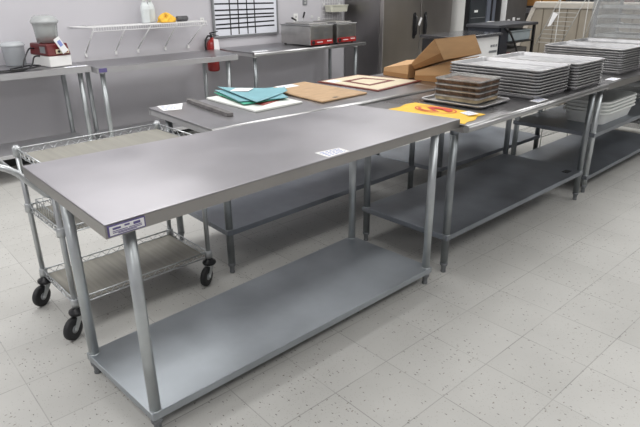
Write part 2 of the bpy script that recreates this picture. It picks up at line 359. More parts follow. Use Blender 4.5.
# ------------------------------------------------------------------ wire cart
def truss(mb, p0, p1, z0, z1, n, r=.003):
    p0=Vector(p0); p1=Vector(p1)
    mb.cyl((*p0,z0),(*p1,z0), r, n=8); mb.cyl((*p0,z1),(*p1,z1), r*1.25, n=8)
    pts=[]
    for i in range(2*n+1):
        p=p0.lerp(p1,i/(2*n)); pts.append((p.x,p.y,z0 if i%2==0 else z1))
    mb.tube(pts, r*.75, n=6)
CX0,CX1,CY0,CY1 = .155,.885,.93,1.35
cart = thing('wire_utility_cart', ((CX0+CX1)/2,(CY0+CY1)/2,0), 'chrome wire utility cart on black casters behind the foreground table', 'cart')
for i,z in enumerate((.83,.545,.185)):
    m = MB(); zb=z-.03
    for a,b,n in (((CX0,CY0),(CX1,CY0),13),((CX1,CY0),(CX1,CY1),7),((CX1,CY1),(CX0,CY1),13),((CX0,CY1),(CX0,CY0),7)): truss(m,a,b,zb,z,n)
    for k in range(1,4): m.cyl((CX0,CY0+(CY1-CY0)*k/4,zb-.006),(CX1,CY0+(CY1-CY0)*k/4,zb-.006),.003,n=8)
    if i==1:   # basket like side wires of the middle shelf
        for k in range(12): m.cyl((CX0+.03,CY0+.03+k*.032,zb),(CX0+.03,CY0+.03+k*.032,zb+.055),.0018,n=6)
        for k in range(20): m.cyl((CX0+.03+k*.034,CY1-.02,zb),(CX0+.03+k*.034,CY1-.02,zb+.055),.0018,n=6)
        m.cyl((CX0+.03,CY1-.02,zb+.055),(CX1-.03,CY1-.02,zb+.055),.0025,n=6); m.cyl((CX0+.03,CY0+.03,zb+.055),(CX0+.03,CY1-.02,zb+.055),.0025,n=6)
    sh = m.build('wire_shelf', CHROME, cart)
    g = MB()
    for k in range(1,30): g.cyl((CX0+(CX1-CX0)*k/30,CY0,zb),(CX0+(CX1-CX0)*k/30,CY1,zb),.0016,n=5)
    g.build('deck_wires', CHROME, sh)
    MB().box(CX0+.012,CX1-.012,CY0+.012,CY1-.012,zb+.0022,zb+.005).build('shelf_liner', LINER, sh)
    for x in (CX0,CX1):
        for y in (CY0,CY1): MB().lathe([(.0165,z-.036),(.021,z-.034),(.0185,z+.006),(.0165,z+.008)],(x,y,0),n=16).build('collar', CHROME, sh)
for x in (CX0,CX1):
    for y in (CY0,CY1):
        MB().cyl((x,y,.14),(x,y,.845),.0127,n=16).build('post', CHROME, cart)
        dx,dy = (-.038,-.022)
        c = MB(); wx,wy=x+dx,y+dy
        c.lathe([(.012,.112),(.034,.113),(.038,.120),(.036,.130),(.02,.138),(.0145,.16)],(x,y,0),n=20)
        ca = c.build('caster', BLACK, cart)
        f = MB(); d=Vector((dx,dy,0)).normalized(); nrm=Vector((-d.y,d.x,0))
        for s_ in (-1,1):
            o_=nrm*.018*s_; p=Vector((x,y,.111))+o_; q=Vector((wx,wy,.048))+o_
            f.hexa([q-d*.012-nrm*.0015,q+d*.012-nrm*.0015,q+d*.012+nrm*.0015,q-d*.012+nrm*.0015],[p-d*.022-nrm*.0015,p+d*.02-nrm*.0015,p+d*.02+nrm*.0015,p-d*.022+nrm*.0015])
        f.cyl((x,y,.1085),(x,y,.1118),.027,n=16); f.cyl(Vector((wx,wy,.055))-nrm*.024,Vector((wx,wy,.055))+nrm*.024,.008,n=10)
        f.build('fork', CHROME, ca)
        W = MB(); W.lathe([(.020,-.013),(.042,-.015),(.053,-.011),(.055,0),(.053,.011),(.042,.015),(.020,.013)],(wx,wy,.055),n=32,axis=nrm); W.build('wheel', RUB, ca)
        W = MB(); W.lathe([(.010,-.0165),(.0195,-.015),(.0195,.015),(.010,.0165)],(wx,wy,.055),n=20,axis=nrm); W.build('hub', GREYF, ca)
hp=[]
for (cx,cy,a0) in ((CX0,CY0,0),): pass
hx=-.02; hz=.862
path=[(CX0,CY0,.70),(CX0-.03,CY0,.715),(hx+.05,CY0,.835),(hx+.02,CY0+.005,.856),(hx,CY0+.035,hz),(hx,CY1-.035,hz),(hx+.02,CY1-.005,.856),(hx+.05,CY1,.835),(CX0-.03,CY1,.715),(CX0,CY1,.70)]
MB().tube(path,.0135,n=12).build('push_handle', CHROME, cart)

# ------------------------------------------------------------------ things on the cutting board table (C)
def board(name,label,cat,quad,z0,z1,m,bevel=.003,group=None):
    o = MB().slab(quad,z0,z1).build(name,m,bevel=bevel); return tag(o,label,cat,group)
ZC=.865
o = board('steel_bar','long thin dull metal bar lying beside the white cutting board','bar',[(1.165,1.07),(1.20,1.058),(1.268,1.60),(1.233,1.612)],ZC+.001,ZC+.022,mat('dull_bar',(.20,.19,.185),.45,.6,var=.3,scale=18),.002)
board('cutting_board','white plastic cutting board under the teal mats','board',[(1.345,1.045),(1.715,1.06),(1.735,1.60),(1.375,1.605)],ZC+.0008,ZC+.013,POLY)
def matsheet(name,label,m,quad,z,curl=.0,seed=1,th=.0016):
    a,b,c,d=[Vector((*q,0)) for q in quad]; n=14; vs=[]; fs=[]
    for t_ in (0,th):
        for i in range(n+1):
            for j in range(n+1):
                u=i/n; v=j/n; p=(a*(1-u)+b*u)*(1-v)+(d*(1-u)+c*u)*v
                e=max(0,abs(2*u-1))**3; p.z=z+t_+curl*(e*(.4+.6*v)+.25*math.sin(3*u+seed)*math.sin(4*v)*.5+.12)
                vs.append(p)
    N=(n+1)**2
    for i in range(n):
        for j in range(n):
            k=i*(n+1)+j; fs.append((k,k+1,k+n+2,k+n+1)); fs.append((N+k,N+k+n+1,N+k+n+2,N+k+1))
    for i in range(n):
        for k,k2 in ((i*(n+1),(i+1)*(n+1)),(i*(n+1)+n,(i+1)*(n+1)+n),(i,i+1),(n*(n+1)+i,n*(n+1)+i+1)): fs.append((k,k2,N+k2,N+k))
    o=MB().add(vs,fs,True).build(name,m); return tag(o,label,'mat')
matsheet('flexible_mat','dark red flexible mat, lowest sheet peeking out under the teal mats',REDM,[(1.46,1.13),(1.74,1.22),(1.73,1.62),(1.45,1.55)],ZC+.0135,.002)
matsheet('flexible_mat','green flexible mat showing under the left edge of the teal mats',GREEN,[(1.375,1.20),(1.70,1.18),(1.76,1.60),(1.47,1.66)],ZC+.020,.004,2)
matsheet('flexible_mat','lower teal flexible mat sticking out to the left of the top one',TEAL,[(1.385,1.26),(1.68,1.15),(1.84,1.50),(1.50,1.70)],ZC+.0265,.006,3)
matsheet('flexible_mat','topmost teal flexible mat with a white label',TEAL,[(1.42,1.135),(1.80,1.30),(1.86,1.40),(1.555,1.745)],ZC+.034,.008,4)
paper('paper_label','white label lying on the topmost teal mat',[(1.52,1.55),(1.60,1.46),(1.70,1.53),(1.62,1.62)],ZC+.0405,2,.005,cat='label')
bb = board('tan_board','tan fibre cutting board between the teal mats and the cream board','board',[(1.80,.972),(2.225,.985),(2.245,1.63),(1.86,1.60)],ZC+.001,ZC+.014,BROWNB,.008)
MB().box(1.93,1.97,1.0,1.02,ZC+.0142,ZC+.0147).build('brand_mark',BLACK,bb)
paper('paper_label','white label on the far end of the tan board',[(1.92,1.50),(2.08,1.50),(2.09,1.60),(1.93,1.60)],ZC+.0142,2,.005,cat='label')
cr = MB().slab([(2.345,.995),(2.905,1.055),(2.80,1.61),(2.335,1.59)],ZC+.001,ZC+.008).build('rimmed_board',MAROON,bevel=.002)
tag(cr,'cream board with maroon border and maroon inner rectangle','board')
MB().slab([(2.365,1.02),(2.872,1.077),(2.775,1.585),(2.358,1.568)],ZC+.0082,ZC+.0092).build('cream_face',CREAM,cr)
def ringstrip(q,w,z):
    m=MB(); c=Vector((sum(a[0] for a in q)/4,sum(a[1] for a in q)/4)); ins=[]
    for a in q:
        v=Vector(a); d=(c-v); ins.append((v.x+math.copysign(w,d.x),v.y+math.copysign(w,d.y)))
    for k in range(4): j=(k+1)%4; m.slab([q[k],q[j],ins[j],ins[k]],z,z+.001)
    return m
ringstrip([(2.45,1.165),(2.76,1.19),(2.70,1.46),(2.46,1.45)],.040,ZC+.0094).build('inner_rectangle',MAROON,cr)
paper('paper_label','white label on the back corner of the cream board',[(2.36,1.44),(2.46,1.45),(2.47,1.55),(2.37,1.54)],ZC+.0095,2,.005,cat='label')

# cardboard bins (wedge shaped: low end and high end, open on the slanting top)
def bin_box(label,b4,t4,t=.012):
    """b4/t4 = bottom and top corners: low end x0, low end x1, high end x1, high end x0"""
    b=[Vector(v) for v in b4]; T=[Vector(v) for v in t4]
    cb=sum(b,Vector())/4; ct=sum(T,Vector())/4
    m=MB()
    def inn(P,c): return [p+(c-p)*.07 for p in P]
    bi=inn(b,cb); ti=inn(T,ct); m.hexa(b,[bb_+(tt-bb_).normalized()*.006 for bb_,tt in zip(b,T)])
    for k in range(4):
        j=(k+1)%4; m.hexa([b[k],b[j],bi[j],bi[k]],[T[k],T[j],ti[j],ti[k]])
    base=Vector((cb.x,cb.y,min(v.z for v in b)))
    r=thing('cardboard_bin',base,label,'box'); m.build('bin_body',CARD,r,bevel=.002)
    lid=MB(); up=Vector((0,0,.003)); lid.hexa([p+up*.3 for p in T],[p+up*1.6 for p in T]); lid.build('top_flap',CARD,r)
    fl=MB(); d1=(b[3]-b[0]); fl.hexa([b[0]-Vector((.004,0,0)),b[3]-Vector((.004,0,0)),b[3],b[0]],[b[0].lerp(T[0],.55)-Vector((.004,0,0)),b[3].lerp(T[3],.35)-Vector((.004,0,0)),b[3].lerp(T[3],.35),b[0].lerp(T[0],.55)]); fl.build('side_flap',CARDD,r)
    return r
ZD=.863
bin_box('small cardboard bin lying left of the pile, nearest the cream board',
  [(2.99,1.50,ZD+.001),(3.28,1.50,ZD+.001),(3.25,1.205,ZD+.001),(2.93,1.205,ZD+.001)],[(2.99,1.50,ZD+.052),(3.28,1.50,ZD+.085),(3.24,1.205,ZD+.125),(2.93,1.205,ZD+.105)])
bin_box('lower cardboard bin standing under the tilted one',
  [(2.925,1.135,ZD+.001),(3.25,1.135,ZD+.001),(3.30,.83,ZD+.001),(2.975,.83,ZD+.001)],[(2.925,1.135,ZD+.065),(3.25,1.135,ZD+.065),(3.30,.83,ZD+.165),(2.975,.83,ZD+.165)])
bin_box('tilted cardboard bin lying on top of the lower bins',
  [(2.985,1.19,ZD+.070),(3.42,1.19,ZD+.085),(3.37,.85,ZD+.182),(2.875,.85,ZD+.176)],[(2.96,1.20,ZD+.115),(3.40,1.20,ZD+.135),(3.255,.85,ZD+.322),(2.745,.85,ZD+.322)])
# white appliance with dark glass top behind the bins
ap=thing('countertop_appliance',(3.98,1.42,ZD),'white countertop appliance with dark glass top behind the cardboard bins','appliance')
MB().box(3.62,4.25,1.22,1.60,ZD+.012,ZD+.245).build('housing',WPLAS,ap,bevel=.006)
MB().box(3.60,4.27,1.20,1.62,ZD+.2452,ZD+.268).build('dark_top',mat('dark_glass_top',(.05,.05,.055),.12,0,var=.1),ap,bevel=.004)
MB().box(3.605,3.619,1.23,1.59,ZD+.012,ZD+.24).build('dark_side',BLACK,ap)
s=MB()
for k,(u0,u1,zz) in enumerate(((4.12,4.15,.15),(4.16,4.19,.15),(4.205,4.23,.15),(4.10,4.23,.10))): s.box(u0,u1,1.217,1.2195,ZD+zz,ZD+zz+.02)
s.build('printing',GREYF,ap)
s=MB()
for x in (3.66,4.21):
    for y in (1.26,1.56): s.cyl((x,y,ZD+.0005),(x,y,ZD+.013),.015,n=12)
s.build('rubber_feet',RUB,ap)

# ------------------------------------------------------------------ things on table B
ZB=.87
# yellow printed bag
yb=MB(); n=26; vs=[]; fs=[]
a,b,c,d=[Vector(q) for q in ((1.888,.54),(2.19,.575),(2.185,.09),(1.905,.03))]
for t_ in (0,1):
    for i in range(n+1):
        for j in range(n+1):
            u=i/n; v=j/n; p=(a*(1-u)+b*u)*(1-v)+(d*(1-u)+c*u)*v
            if t_==0: z=ZB+.0008
            else:
                e=min(u,1-u,v,1-v); z=ZB+.0018+.005*min(1,e*8)+.0022*math.sin(9*u+3*v)*math.sin(7*v+2*u)*min(1,e*6)+.003*min(1,e*6)
            w=1 if t_ else 1
            ed=.008*math.sin(11*u)*(1 if v in (0,1) else 0)
            vs.append((p.x,p.y+ed,z))
N=(n+1)**2
for i in range(n):
    for j in range(n):
        k=i*(n+1)+j; fs.append((k,k+1,k+n+2,k+n+1)); fs.append((N+k,N+k+n+1,N+k+n+2,N+k+1))
for i in range(n):
    for k,k2 in ((i*(n+1),(i+1)*(n+1)),(i*(n+1)+n,(i+1)*(n+1)+n),(i,i+1),(n*(n+1)+i,n*(n+1)+i+1)): fs.append((k,k2,N+k2,N+k))
bag=yb.add(vs,fs,True).build('printed_bag',YEL); tag(bag,'flat yellow bag with a round red emblem','bag')
e=MB(); cx,cy=2.06,.325; z=ZB+.0125
def ellring(cx,cy,rx,ry,w,z,a0=0,a1=2*PI,n=36):
    vs=[];fs=[]
    for k in range(n+1):
        t=a0+(a1-a0)*k/n
        for q in (0,1): vs.append((cx+(rx-q*w)*math.cos(t),cy+(ry-q*w)*math.sin(t),z))
    for k in range(n): fs.append((2*k,2*k+1,2*k+3,2*k+2))
    return vs,fs
e.add(*ellring(cx,cy,.085,.13,.008,z)); e.add(*ellring(cx+.01,cy-.005,.06,.095,.045,z,-1.9,1.0)); e.add(*ellring(cx-.015,cy+.02,.05,.085,.018,z,1.4,3.9))
for k in range(5): e.slab([(cx-.045+.014*k,cy-.05+.02*k),(cx-.036+.014*k,cy-.055+.02*k),(cx-.026+.014*k,cy-.01+.02*k),(cx-.036+.014*k,cy+.0+.02*k)],z-.0003,z+.0002)
e.build('red_emblem',REDP,bag)
paper('paper_tag','small white tag on the right end of the yellow bag',[(2.045,.10),(2.12,.085),(2.15,.165),(2.075,.175)],ZB+.0125,2)

def pan_mesh(name,sx,sy,h,m,mr,flare=.012,rad=.03,rim=.006):
    mb=MB(); mb.rrect(sx-2*flare-2*rim,sy-2*flare-2*rim,rad,[(0,0),(flare*.9,h-.003),(flare+rim*.2,h-.004),(flare+rim,h-.006),(flare+rim,h),(flare,h+.001),(flare*.9-.002,h-.001),(-.001,.0018)],cap0=True,cap1=True)
    me=mb.build(name,m); return me
def rim_child(root,sx,sy,h,m,rad=.045,r=.0028):
    pts=[]; hx=sx/2-.003; hy=sy/2-.003
    for qx,qy,a0 in ((1,1,0),(-1,1,PI/2),(-1,-1,PI),(1,-1,1.5*PI)):
        for k in range(5):
            a=a0+PI/2*k/4; pts.append((qx*(hx-rad)+rad*math.cos(a),qy*(hy-rad)+rad*math.sin(a),h-.001))
    return MB().tube(pts,r,n=8,closed=True).build('rolled_rim',m,root)
proto=pan_mesh('sheet_pan',.457,.66,.025,ALU,ALUD); rim_child(proto,.457,.66,.025,ALUD)
first=True
ORD=['bottom','second from the bottom','third from the bottom','fourth from the bottom','fifth from the bottom','sixth from the bottom','seventh from the bottom','sixth from the top','fifth from the top','fourth from the top','third from the top','second from the top','topmost']
def ordn(i,n):
    if i==0: return 'bottom'
    if i==n-1: return 'topmost'
    w=['','second','third','fourth','fifth','sixth','seventh','eighth']
    return w[i]+' from the bottom' if i<n/2 else w[n-1-i]+' from the top'
def stack(cx,cy,z,n,where,group,rz=0,pitch=.0186,seed=0):
    global first
    rnd=random.Random(seed)
    for i in range(n):
        o=proto if first else copy_tree(proto); first=False
        o.location=(cx+rnd.uniform(-.002,.002),cy+rnd.uniform(-.002,.002),z+.0008+i*pitch); o.rotation_euler.z=rz+rnd.uniform(-.004,.004)
        tag(o,'aluminium sheet pan, %s in the %s'%(ordn(i,n),where),'sheet pan',group)
stack(2.980,.405,ZB,9,'stack right behind the browned pans','sheet pans in the stack behind the browned pans',0,seed=3)
stack(3.460,.375,ZB,9,'rightmost stack on the yellow bag table','sheet pans in the rightmost stack on the yellow bag table',0,seed=5)
stack(4.455,.46,.86,10,'nearer stack on the far right table','sheet pans in the nearer stack on the far right table',0,seed=8)
stack(4.935,.47,.86,10,'farther stack on the far right table','sheet pans in the farther stack on the far right table',0,seed=9)

# half size tray under the browned stack
tr=pan_mesh('baking_tray',.36,.43,.018,ALU,ALUD,rad=.02); tag(tr,'shallow grey tray beside the yellow bag under the browned pans','tray'); rim_child(tr,.36,.43,.018,ALUD,rad=.035)
tr.location=(2.435,.375,ZB+.001); tr.rotation_euler.z=.03
# stack of browned clear baking pans
def brown_pan(i):
    r=thing('browned_baking_pan',(0,0,0),'','pan')
    z=0; h=.036
    MB().rrect(.247,.279,.015,[(0,.002),(.010,h-.006),(.016,h-.005),(.016,h),(.009,h),(-.002,.005)]).build('pan_shell',SMOKE,r)
    MB().rrect(.243,.275,.013,[(0,.006),(.0045,.020)]).build('baked_layer',BURNT if i%2 else BURNTL,r)
    MB().rrect(.248,.280,.015,[(.012,.0295),(.0165,.0295),(.0165,.0355),(.012,.0355)],cap0=False,cap1=False).build('rim_band',ALUD,r)
    m=MB()
    MB().rrect(.250,.282,.016,[(.0045,.007),(.0095,.026)],cap0=False,cap1=False).build('brown_stain',BURNTL if i==0 else BURNT,r)
    return r
W=['bottom and palest','second from the bottom','third from the bottom','topmost']
for i in range(4):
    r=brown_pan(i); r.location=(2.475+.002*i,.395,ZB+.005+i*.0325); r.rotation_euler.z=.04+.015*math.sin(i*2.3)
    tag(r,'browned clear sided baking pan, %s of four on the tray'%W[i],'pan','browned baking pans on the tray')


# ------------------------------------------------------------------ tubs and wire goods under table E
def tub(name,label,sx,sy,h,c,rz,m,rad=.05,group=None,flare=.02):
    o=MB().rrect(sx-2*flare,sy-2*flare,rad,[(0,0),(flare*.8,h-.012),(flare+.012,h-.011),(flare+.012,h-.002),(flare+.008,h),(flare*.8-.004,h-.001),(-.004,.004)]).build(name,m)
    o.location=c; o.rotation_euler.z=rz; return tag(o,label,'tub',group)
for i in range(4):
    tub('plastic_tub','milky plastic bus tub, %s in the stack on the middle shelf'%ordn(i,4),.66,.36,.10,(4.40,.30,.481+i*.028),.002*i,TUBGR,group='nested plastic tubs on the middle shelf',flare=.032)

RWIRE=mat('dull_white_wire',(.42,.42,.40),.5,0,var=.05)
wr=thing('white_wire_rack',(4.92,.97,0),'white wire display rack with slanted rungs behind the far right table','rack')
for x,y in ((4.663,.886),(5.18,.85)): MB().tube([(x,y,.0),(x,y,1.62)],.0036,n=8).build('upright',RWIRE,wr)
m=MB()
for z in (.15,.24):
    m.tube([(4.663,.886,z),(5.18,.85,z),(5.20,1.16,z),(4.70,1.18,z)],.004,n=6,closed=True)
for k in range(1,10): m.cyl((4.663+.052*k,.886-.0036*k,.15),(4.70+.05*k,1.18-.002*k,.15),.0025,n=6)
m.build('bottom_basket',RWIRE,wr)
m=MB(); A0=Vector((5.0,1.005,1.50)); A1=Vector((5.0,1.235,.98)); B0=Vector((5.0,.765,1.50)); B1=Vector((5.0,.985,.98))
m.cyl(A0,A1,.0036,n=8); m.cyl(B0,B1,.0036,n=8)
for k in range(13): m.cyl(A0.lerp(A1,(k+.5)/13),B0.lerp(B1,(k+.5)/13),.0024,n=6)
m.cyl((5.03,.70,1.42),(5.10,.82,1.0),.0035,n=6)
m.build('slanted_rungs',RWIRE,wr)
MB().hexa([(4.985,1.10,1.16),(4.985,1.13,1.15),(4.99,1.13,1.15),(4.99,1.10,1.16)],[(4.985,1.04,1.27),(4.985,1.09,1.28),(4.99,1.09,1.28),(4.99,1.04,1.27)]).build('paper_tag',PAPER,wr)

# ------------------------------------------------------------------ covered pan rack far right
cr=thing('covered_pan_rack',(5.98,.55,0),'tall pan rack under a frosted cover behind the far right pan stacks','rack')
RX0,RX1,RY0,RY1=5.66,6.30,.14,.95
for x in (RX0,RX1):
    for y in (RY0,RY1):
        MB().box(x-.014,x+.014,y-.014,y+.014,.13,1.75).build('upright',ALU,cr)
        ca=MB().box(x-.02,x+.02,y-.016,y+.016,.09,.129).build('caster',ALUD,cr)
        W=MB(); W.lathe([(.014,-.012),(.052,-.016),(.062,-.01),(.062,.01),(.052,.016),(.014,.012)],(x,y,.0625),n=24,axis=(1,0,0)); W.build('wheel',RUB,ca)
for k in range(17):
    z=.2+.092*k
    MB().box(RX0-.01,RX1+.01,RY0+.015,RY0+.05,z,z+.02).box(RX0-.01,RX1+.01,RY1-.05,RY1-.015,z,z+.02).box(RX0+.016,RX0+.03,RY0+.05,RY1-.05,z,z+.03).box(RX0+.031,RX1-.02,RY0+.051,RY1-.051,z+.005,z+.012).build('pan_slide',RSHELF,cr)
MB().box(RX0-.03,RX0-.026,RY0-.03,RY1+.03,.16,1.78).box(RX0-.03,RX1+.03,RY1+.03,RY1+.034,.16,1.78).box(RX0-.03,RX1+.03,RY0-.034,RY0-.03,.16,1.78).build('frosted_cover',COVER,cr)

# ------------------------------------------------------------------ black equipment stand, beige panel, glass door cooler ...
bs=thing('equipment_stand',(5.95,2.05,0),'black equipment stand with solid left side and open shelves','stand')
MB().box(5.48,6.40,1.78,2.22,1.045,1.075).build('stand_top',CHAR,bs,bevel=.004)
MB().box(5.50,5.53,1.80,2.20,.05,1.044).box(5.53,5.70,1.785,1.80,.05,1.044).build('side_panel',NAVY,bs)
for x,y in ((6.36,1.81),(6.36,2.30)): MB().box(x-.015,x+.015,y-.015,y+.015,0,1.044).build('leg',BLACK,bs)
for x,y in ((5.515,1.83),(5.515,2.29)): MB().cyl((x,y,0),(x,y,.05),.02,n=12).build('foot',BLACK,bs)
MB().box(5.531,6.344,1.80,2.32,.50,.52).box(5.531,6.344,1.80,2.32,.86,.875).build('shelf',BLACK,bs)
MB().tube([(5.60,1.775,1.04),(5.72,1.775,.99),(5.86,1.775,.86),(5.98,1.775,.70)],.012,n=8).build('hanging_cord',BLACK,bs)
MB().box(5.54,5.60,1.81,2.28,.521,.859).build('steel_inner_panel',GRAYP,bs)
eb=thing('storage_box',(6.05,2.0,.876),'pale blue grey box on the upper shelf of the black stand','box')
MB().box(5.80,6.32,1.83,2.2,.876,.985).build('box_body',GREYB,eb,bevel=.01); MB().box(5.79,6.33,1.82,2.21,.9855,1.0).build('box_lid',GREYB,eb)
rb=thing('equipment_box',(6.02,2.0,.521),'grey steel box with red label on the lower shelf of the black stand','box')
MB().box(5.70,6.30,1.84,2.2,.521,.80).build('box_body',GRAYP,rb,bevel=.01); MB().box(5.74,5.88,1.835,1.8395,.70,.76).build('red_label',RED,rb); MB().box(5.92,6.2,1.835,1.8395,.70,.74).build('pale_label',GREYB,rb)

bs.location.y+=.14; bs.scale.z=1.03
eb.location.y+=.14; eb.location.z+=.0275
rb.location.y+=.14; rb.location.z+=.0165
bp_=thing('beige_panel',(7.1,1.8,0),'large beige grooved panel with pale top rail leaning behind the wire rack','panel')
MB().hexa([(7.0,2.70,.02),(7.0,.9,.02),(7.08,.9,.02),(7.08,2.70,.02)],[(7.0,2.27,1.27),(7.0,.9,1.27),(7.08,.9,1.27),(7.08,2.27,1.27)]).build('panel_sheet',BEIGE,bp_)
MB().hexa([(6.97,2.32,1.24),(6.97,.88,1.24),(7.10,.88,1.24),(7.10,2.32,1.24)],[(6.97,2.29,1.325),(6.97,.88,1.325),(7.10,.88,1.325),(7.10,2.29,1.325)]).build('top_rail',BEIGEL,bp_,bevel=.015)
MB().hexa([(6.98,2.75,.02),(6.98,2.69,.02),(7.09,2.69,.02),(7.09,2.75,.02)],[(6.98,2.33,1.25),(6.98,2.27,1.25),(7.09,2.27,1.25),(7.09,2.33,1.25)]).build('side_rail',BEIGEL,bp_)
m=MB()
for y in (2.16,2.0,1.84,1.68,1.52,1.36,1.2,1.04): m.box(6.994,6.9995,y,y+.012,.05,1.24)
m.build('grooves',GROOVE,bp_)
MB().box(6.9,7.2,2.5,2.56,0,.02).box(6.9,7.2,1.0,1.06,0,.02).build('floor_feet',BLACK,bp_)

gc=thing('glass_door_cooler',(7.5,3.6,0),'black framed glass door cooler beside the steel refrigerator','cooler')
MB().box(6.915,7.90,3.32,3.95,.05,1.98).build('cabinet',WPLAS,gc,bevel=.01)
MB().box(6.915,7.90,3.30,3.3195,.05,1.98).build('front_frame',BLACK,gc)
MB().box(7.0,7.43,3.28,3.299,.15,1.9).build('door',GLASS,gc)
d=MB().box(7.44,7.68,3.27,3.299,.15,1.9).build('door_frame',BLUEGR,gc); MB().box(7.54,7.57,3.255,3.2695,.9,1.7).build('handle',BLACK,d)
m=MB()
for z in (.5,.82,1.08,1.34): m.box(7.02,7.41,3.276,3.2795,z,z+.006)
m.build('shelf_edges',GREYF,gc); MB().box(7.10,7.19,3.272,3.2755,1.16,1.19).build('label_strip',PAPER,gc)
MB().box(7.44,7.60,3.22,3.2545,1.0,1.02).build('bracket',PAPER,gc)
for x in (7.0,7.84): MB().cyl((x,3.4,0),(x,3.4,.05),.02,n=12).cyl((x,3.88,0),(x,3.88,.05),.02,n=12).build('foot',RUB,gc)
gk=thing('grey_cabinet',(8.3,3.45,0),'tall dark grey steel cabinet right of the glass door cooler','cabinet')
MB().box(7.98,8.62,3.25,3.9,.0,1.9).build('cabinet_body',GRAYP,gk,bevel=.005)
MB().box(7.955,7.979,3.25,3.9,.0,1.9).build('pale_edge_trim',PAPER,gk)
MB().box(8.04,8.10,3.238,3.2495,1.0,1.025).box(8.2,8.26,3.238,3.2495,.98,1.05).box(8.34,8.42,3.238,3.2495,1.01,1.03).build('paper_notes',PAPER,gk)

sh=thing('storage_shelving',(9.6,2.6,0),'dark storage shelving against the far wall behind the beige panel','shelving')
for x in (9.0,10.2):
    for y in (.4,2.0,3.6): MB().box(x-.02,x+.02,y-.02,y+.02,0,2.0).build('upright',BLACK,sh)
for z in (.3,.75,1.17,1.65): MB().box(8.98,10.22,.38,3.62,z,z+.03).build('shelf',CHAR,sh)
def carton(label,x0,x1,y0,y1,z0,z1,m):
    r=thing('storage_carton',((x0+x1)/2,(y0+y1)/2,z0),label,'box')
    MB().box(x0,x1,y0,y1,z0+.0005,z1-.003).build('carton_body',m,r,bevel=.004); MB().box(x0-.0005,x1+.0005,(y0+y1)/2-.025,(y0+y1)/2+.025,z1-.0028,z1).box(x0-.002,x0-.0006,(y0+y1)/2-.025,(y0+y1)/2+.025,z1-.1,z1).build('tape',CARDD if m is not CARD else BEIGEL,r)
carton('orange brown carton on the far shelving just left of the beige panel',9.02,9.35,3.22,3.56,1.2005,1.40,ORANGE)
carton('small orange brown carton next to the larger one on the far shelving',9.02,9.30,2.92,3.19,1.2005,1.34,ORANGE)
carton('dark grey carton below the orange cartons on the far shelving',9.02,9.5,2.95,3.5,.7805,1.08,GRAYP)
carton('black carton with deep red tape at the top of the far shelving',9.02,9.5,2.2,2.7,1.2005,1.50,CHAR)
carton('dark red carton on the far shelving above the beige panel',9.02,9.4,1.75,2.1,1.2005,1.42,DRED)
carton('black carton on the far shelving behind the frosted rack',9.02,9.5,1.0,1.6,1.2005,1.48,BLACK)

# ------------------------------------------------------------------ refrigerator
fr=thing('reach_in_refrigerator',(6.0,3.78,0),'tall stainless two door refrigerator beside the wall bench','refrigerator')
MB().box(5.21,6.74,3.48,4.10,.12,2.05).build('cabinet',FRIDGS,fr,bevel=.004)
MB().box(5.21,6.74,3.50,4.10,2.051,2.10).build('top_grille',CHAR,fr)
for x in (5.27,6.68): 
    for y in (3.56,4.02): MB().cyl((x,y,0),(x,y,.12),.025,n=12).build('foot',FOOTM,fr)
for x0,x1,hx in ((5.215,5.985,5.86),(6.0,6.73,6.10)):
    d=MB().box(x0,x1,3.415,3.479,.16,2.03).build('door',FRIDGE,fr,bevel=.006)
    MB().rrect(.06,.34,.025,[(0,0),(0,.004),(-.004,.006)]).xf(Matrix.Translation((hx,3.4145,1.03))@Matrix.Rotation(PI/2,4,'X')).build('handle_recess',BLACK,d)
    m=MB(); s_=1 if hx<6 else -1
    m.tube([(hx+.012*s_,3.41,.90),(hx+.012*s_,3.385,.925),(hx+.012*s_,3.38,1.03),(hx+.012*s_,3.385,1.135),(hx+.012*s_,3.41,1.16)],.011,n=10); m.build('handle',BLACK,d)
MB().obox((5.955,3.39,1.08),.035,.004,.11,ry=.55).build('paper_tag',PAPER,fr,label='white tag hanging by the door handle')

# ------------------------------------------------------------------ wall shelf, brackets, bottles, cloths
ws=thing('wire_wall_shelf',(2.2,4.0,1.17),'long white wire shelf mounted on the back wall on five slanted brackets','shelf')
m=MB()
for y in (3.85,3.93,4.02,4.11): m.cyl((1.52 if y>4 else 1.62,y,1.178),(2.86,y,1.178),.0045,n=8)
m.cyl((1.62,3.848,1.142),(2.86,3.848,1.142),.0045,n=8)
m.tube([(1.62,3.85,1.178),(1.55,3.97,1.178),(1.50,4.11,1.178)],.004,n=6)
m.build('shelf_frame',WHITEW,ws)
m=MB()
for k in range(50):
    x=1.63+k*.0249; m.tube([(x,4.11,1.183),(x,3.846,1.183),(x,3.844,1.142)],.0026,n=5)
m.build('deck_wires',WHITEW,ws)
for a,b in ((1.65,1.634),(1.961,1.937),(2.223,2.173),(2.513,2.483),(2.84,2.763)):
    q=MB(); q.cyl((a,3.86,1.172),(b,4.105,.935),.006,n=8); br=q.build('bracket',WHITEW,ws)
    MB().box(b-.011,b+.011,4.105,4.119,.895,.935).build('wall_foot',WHITEW,br)
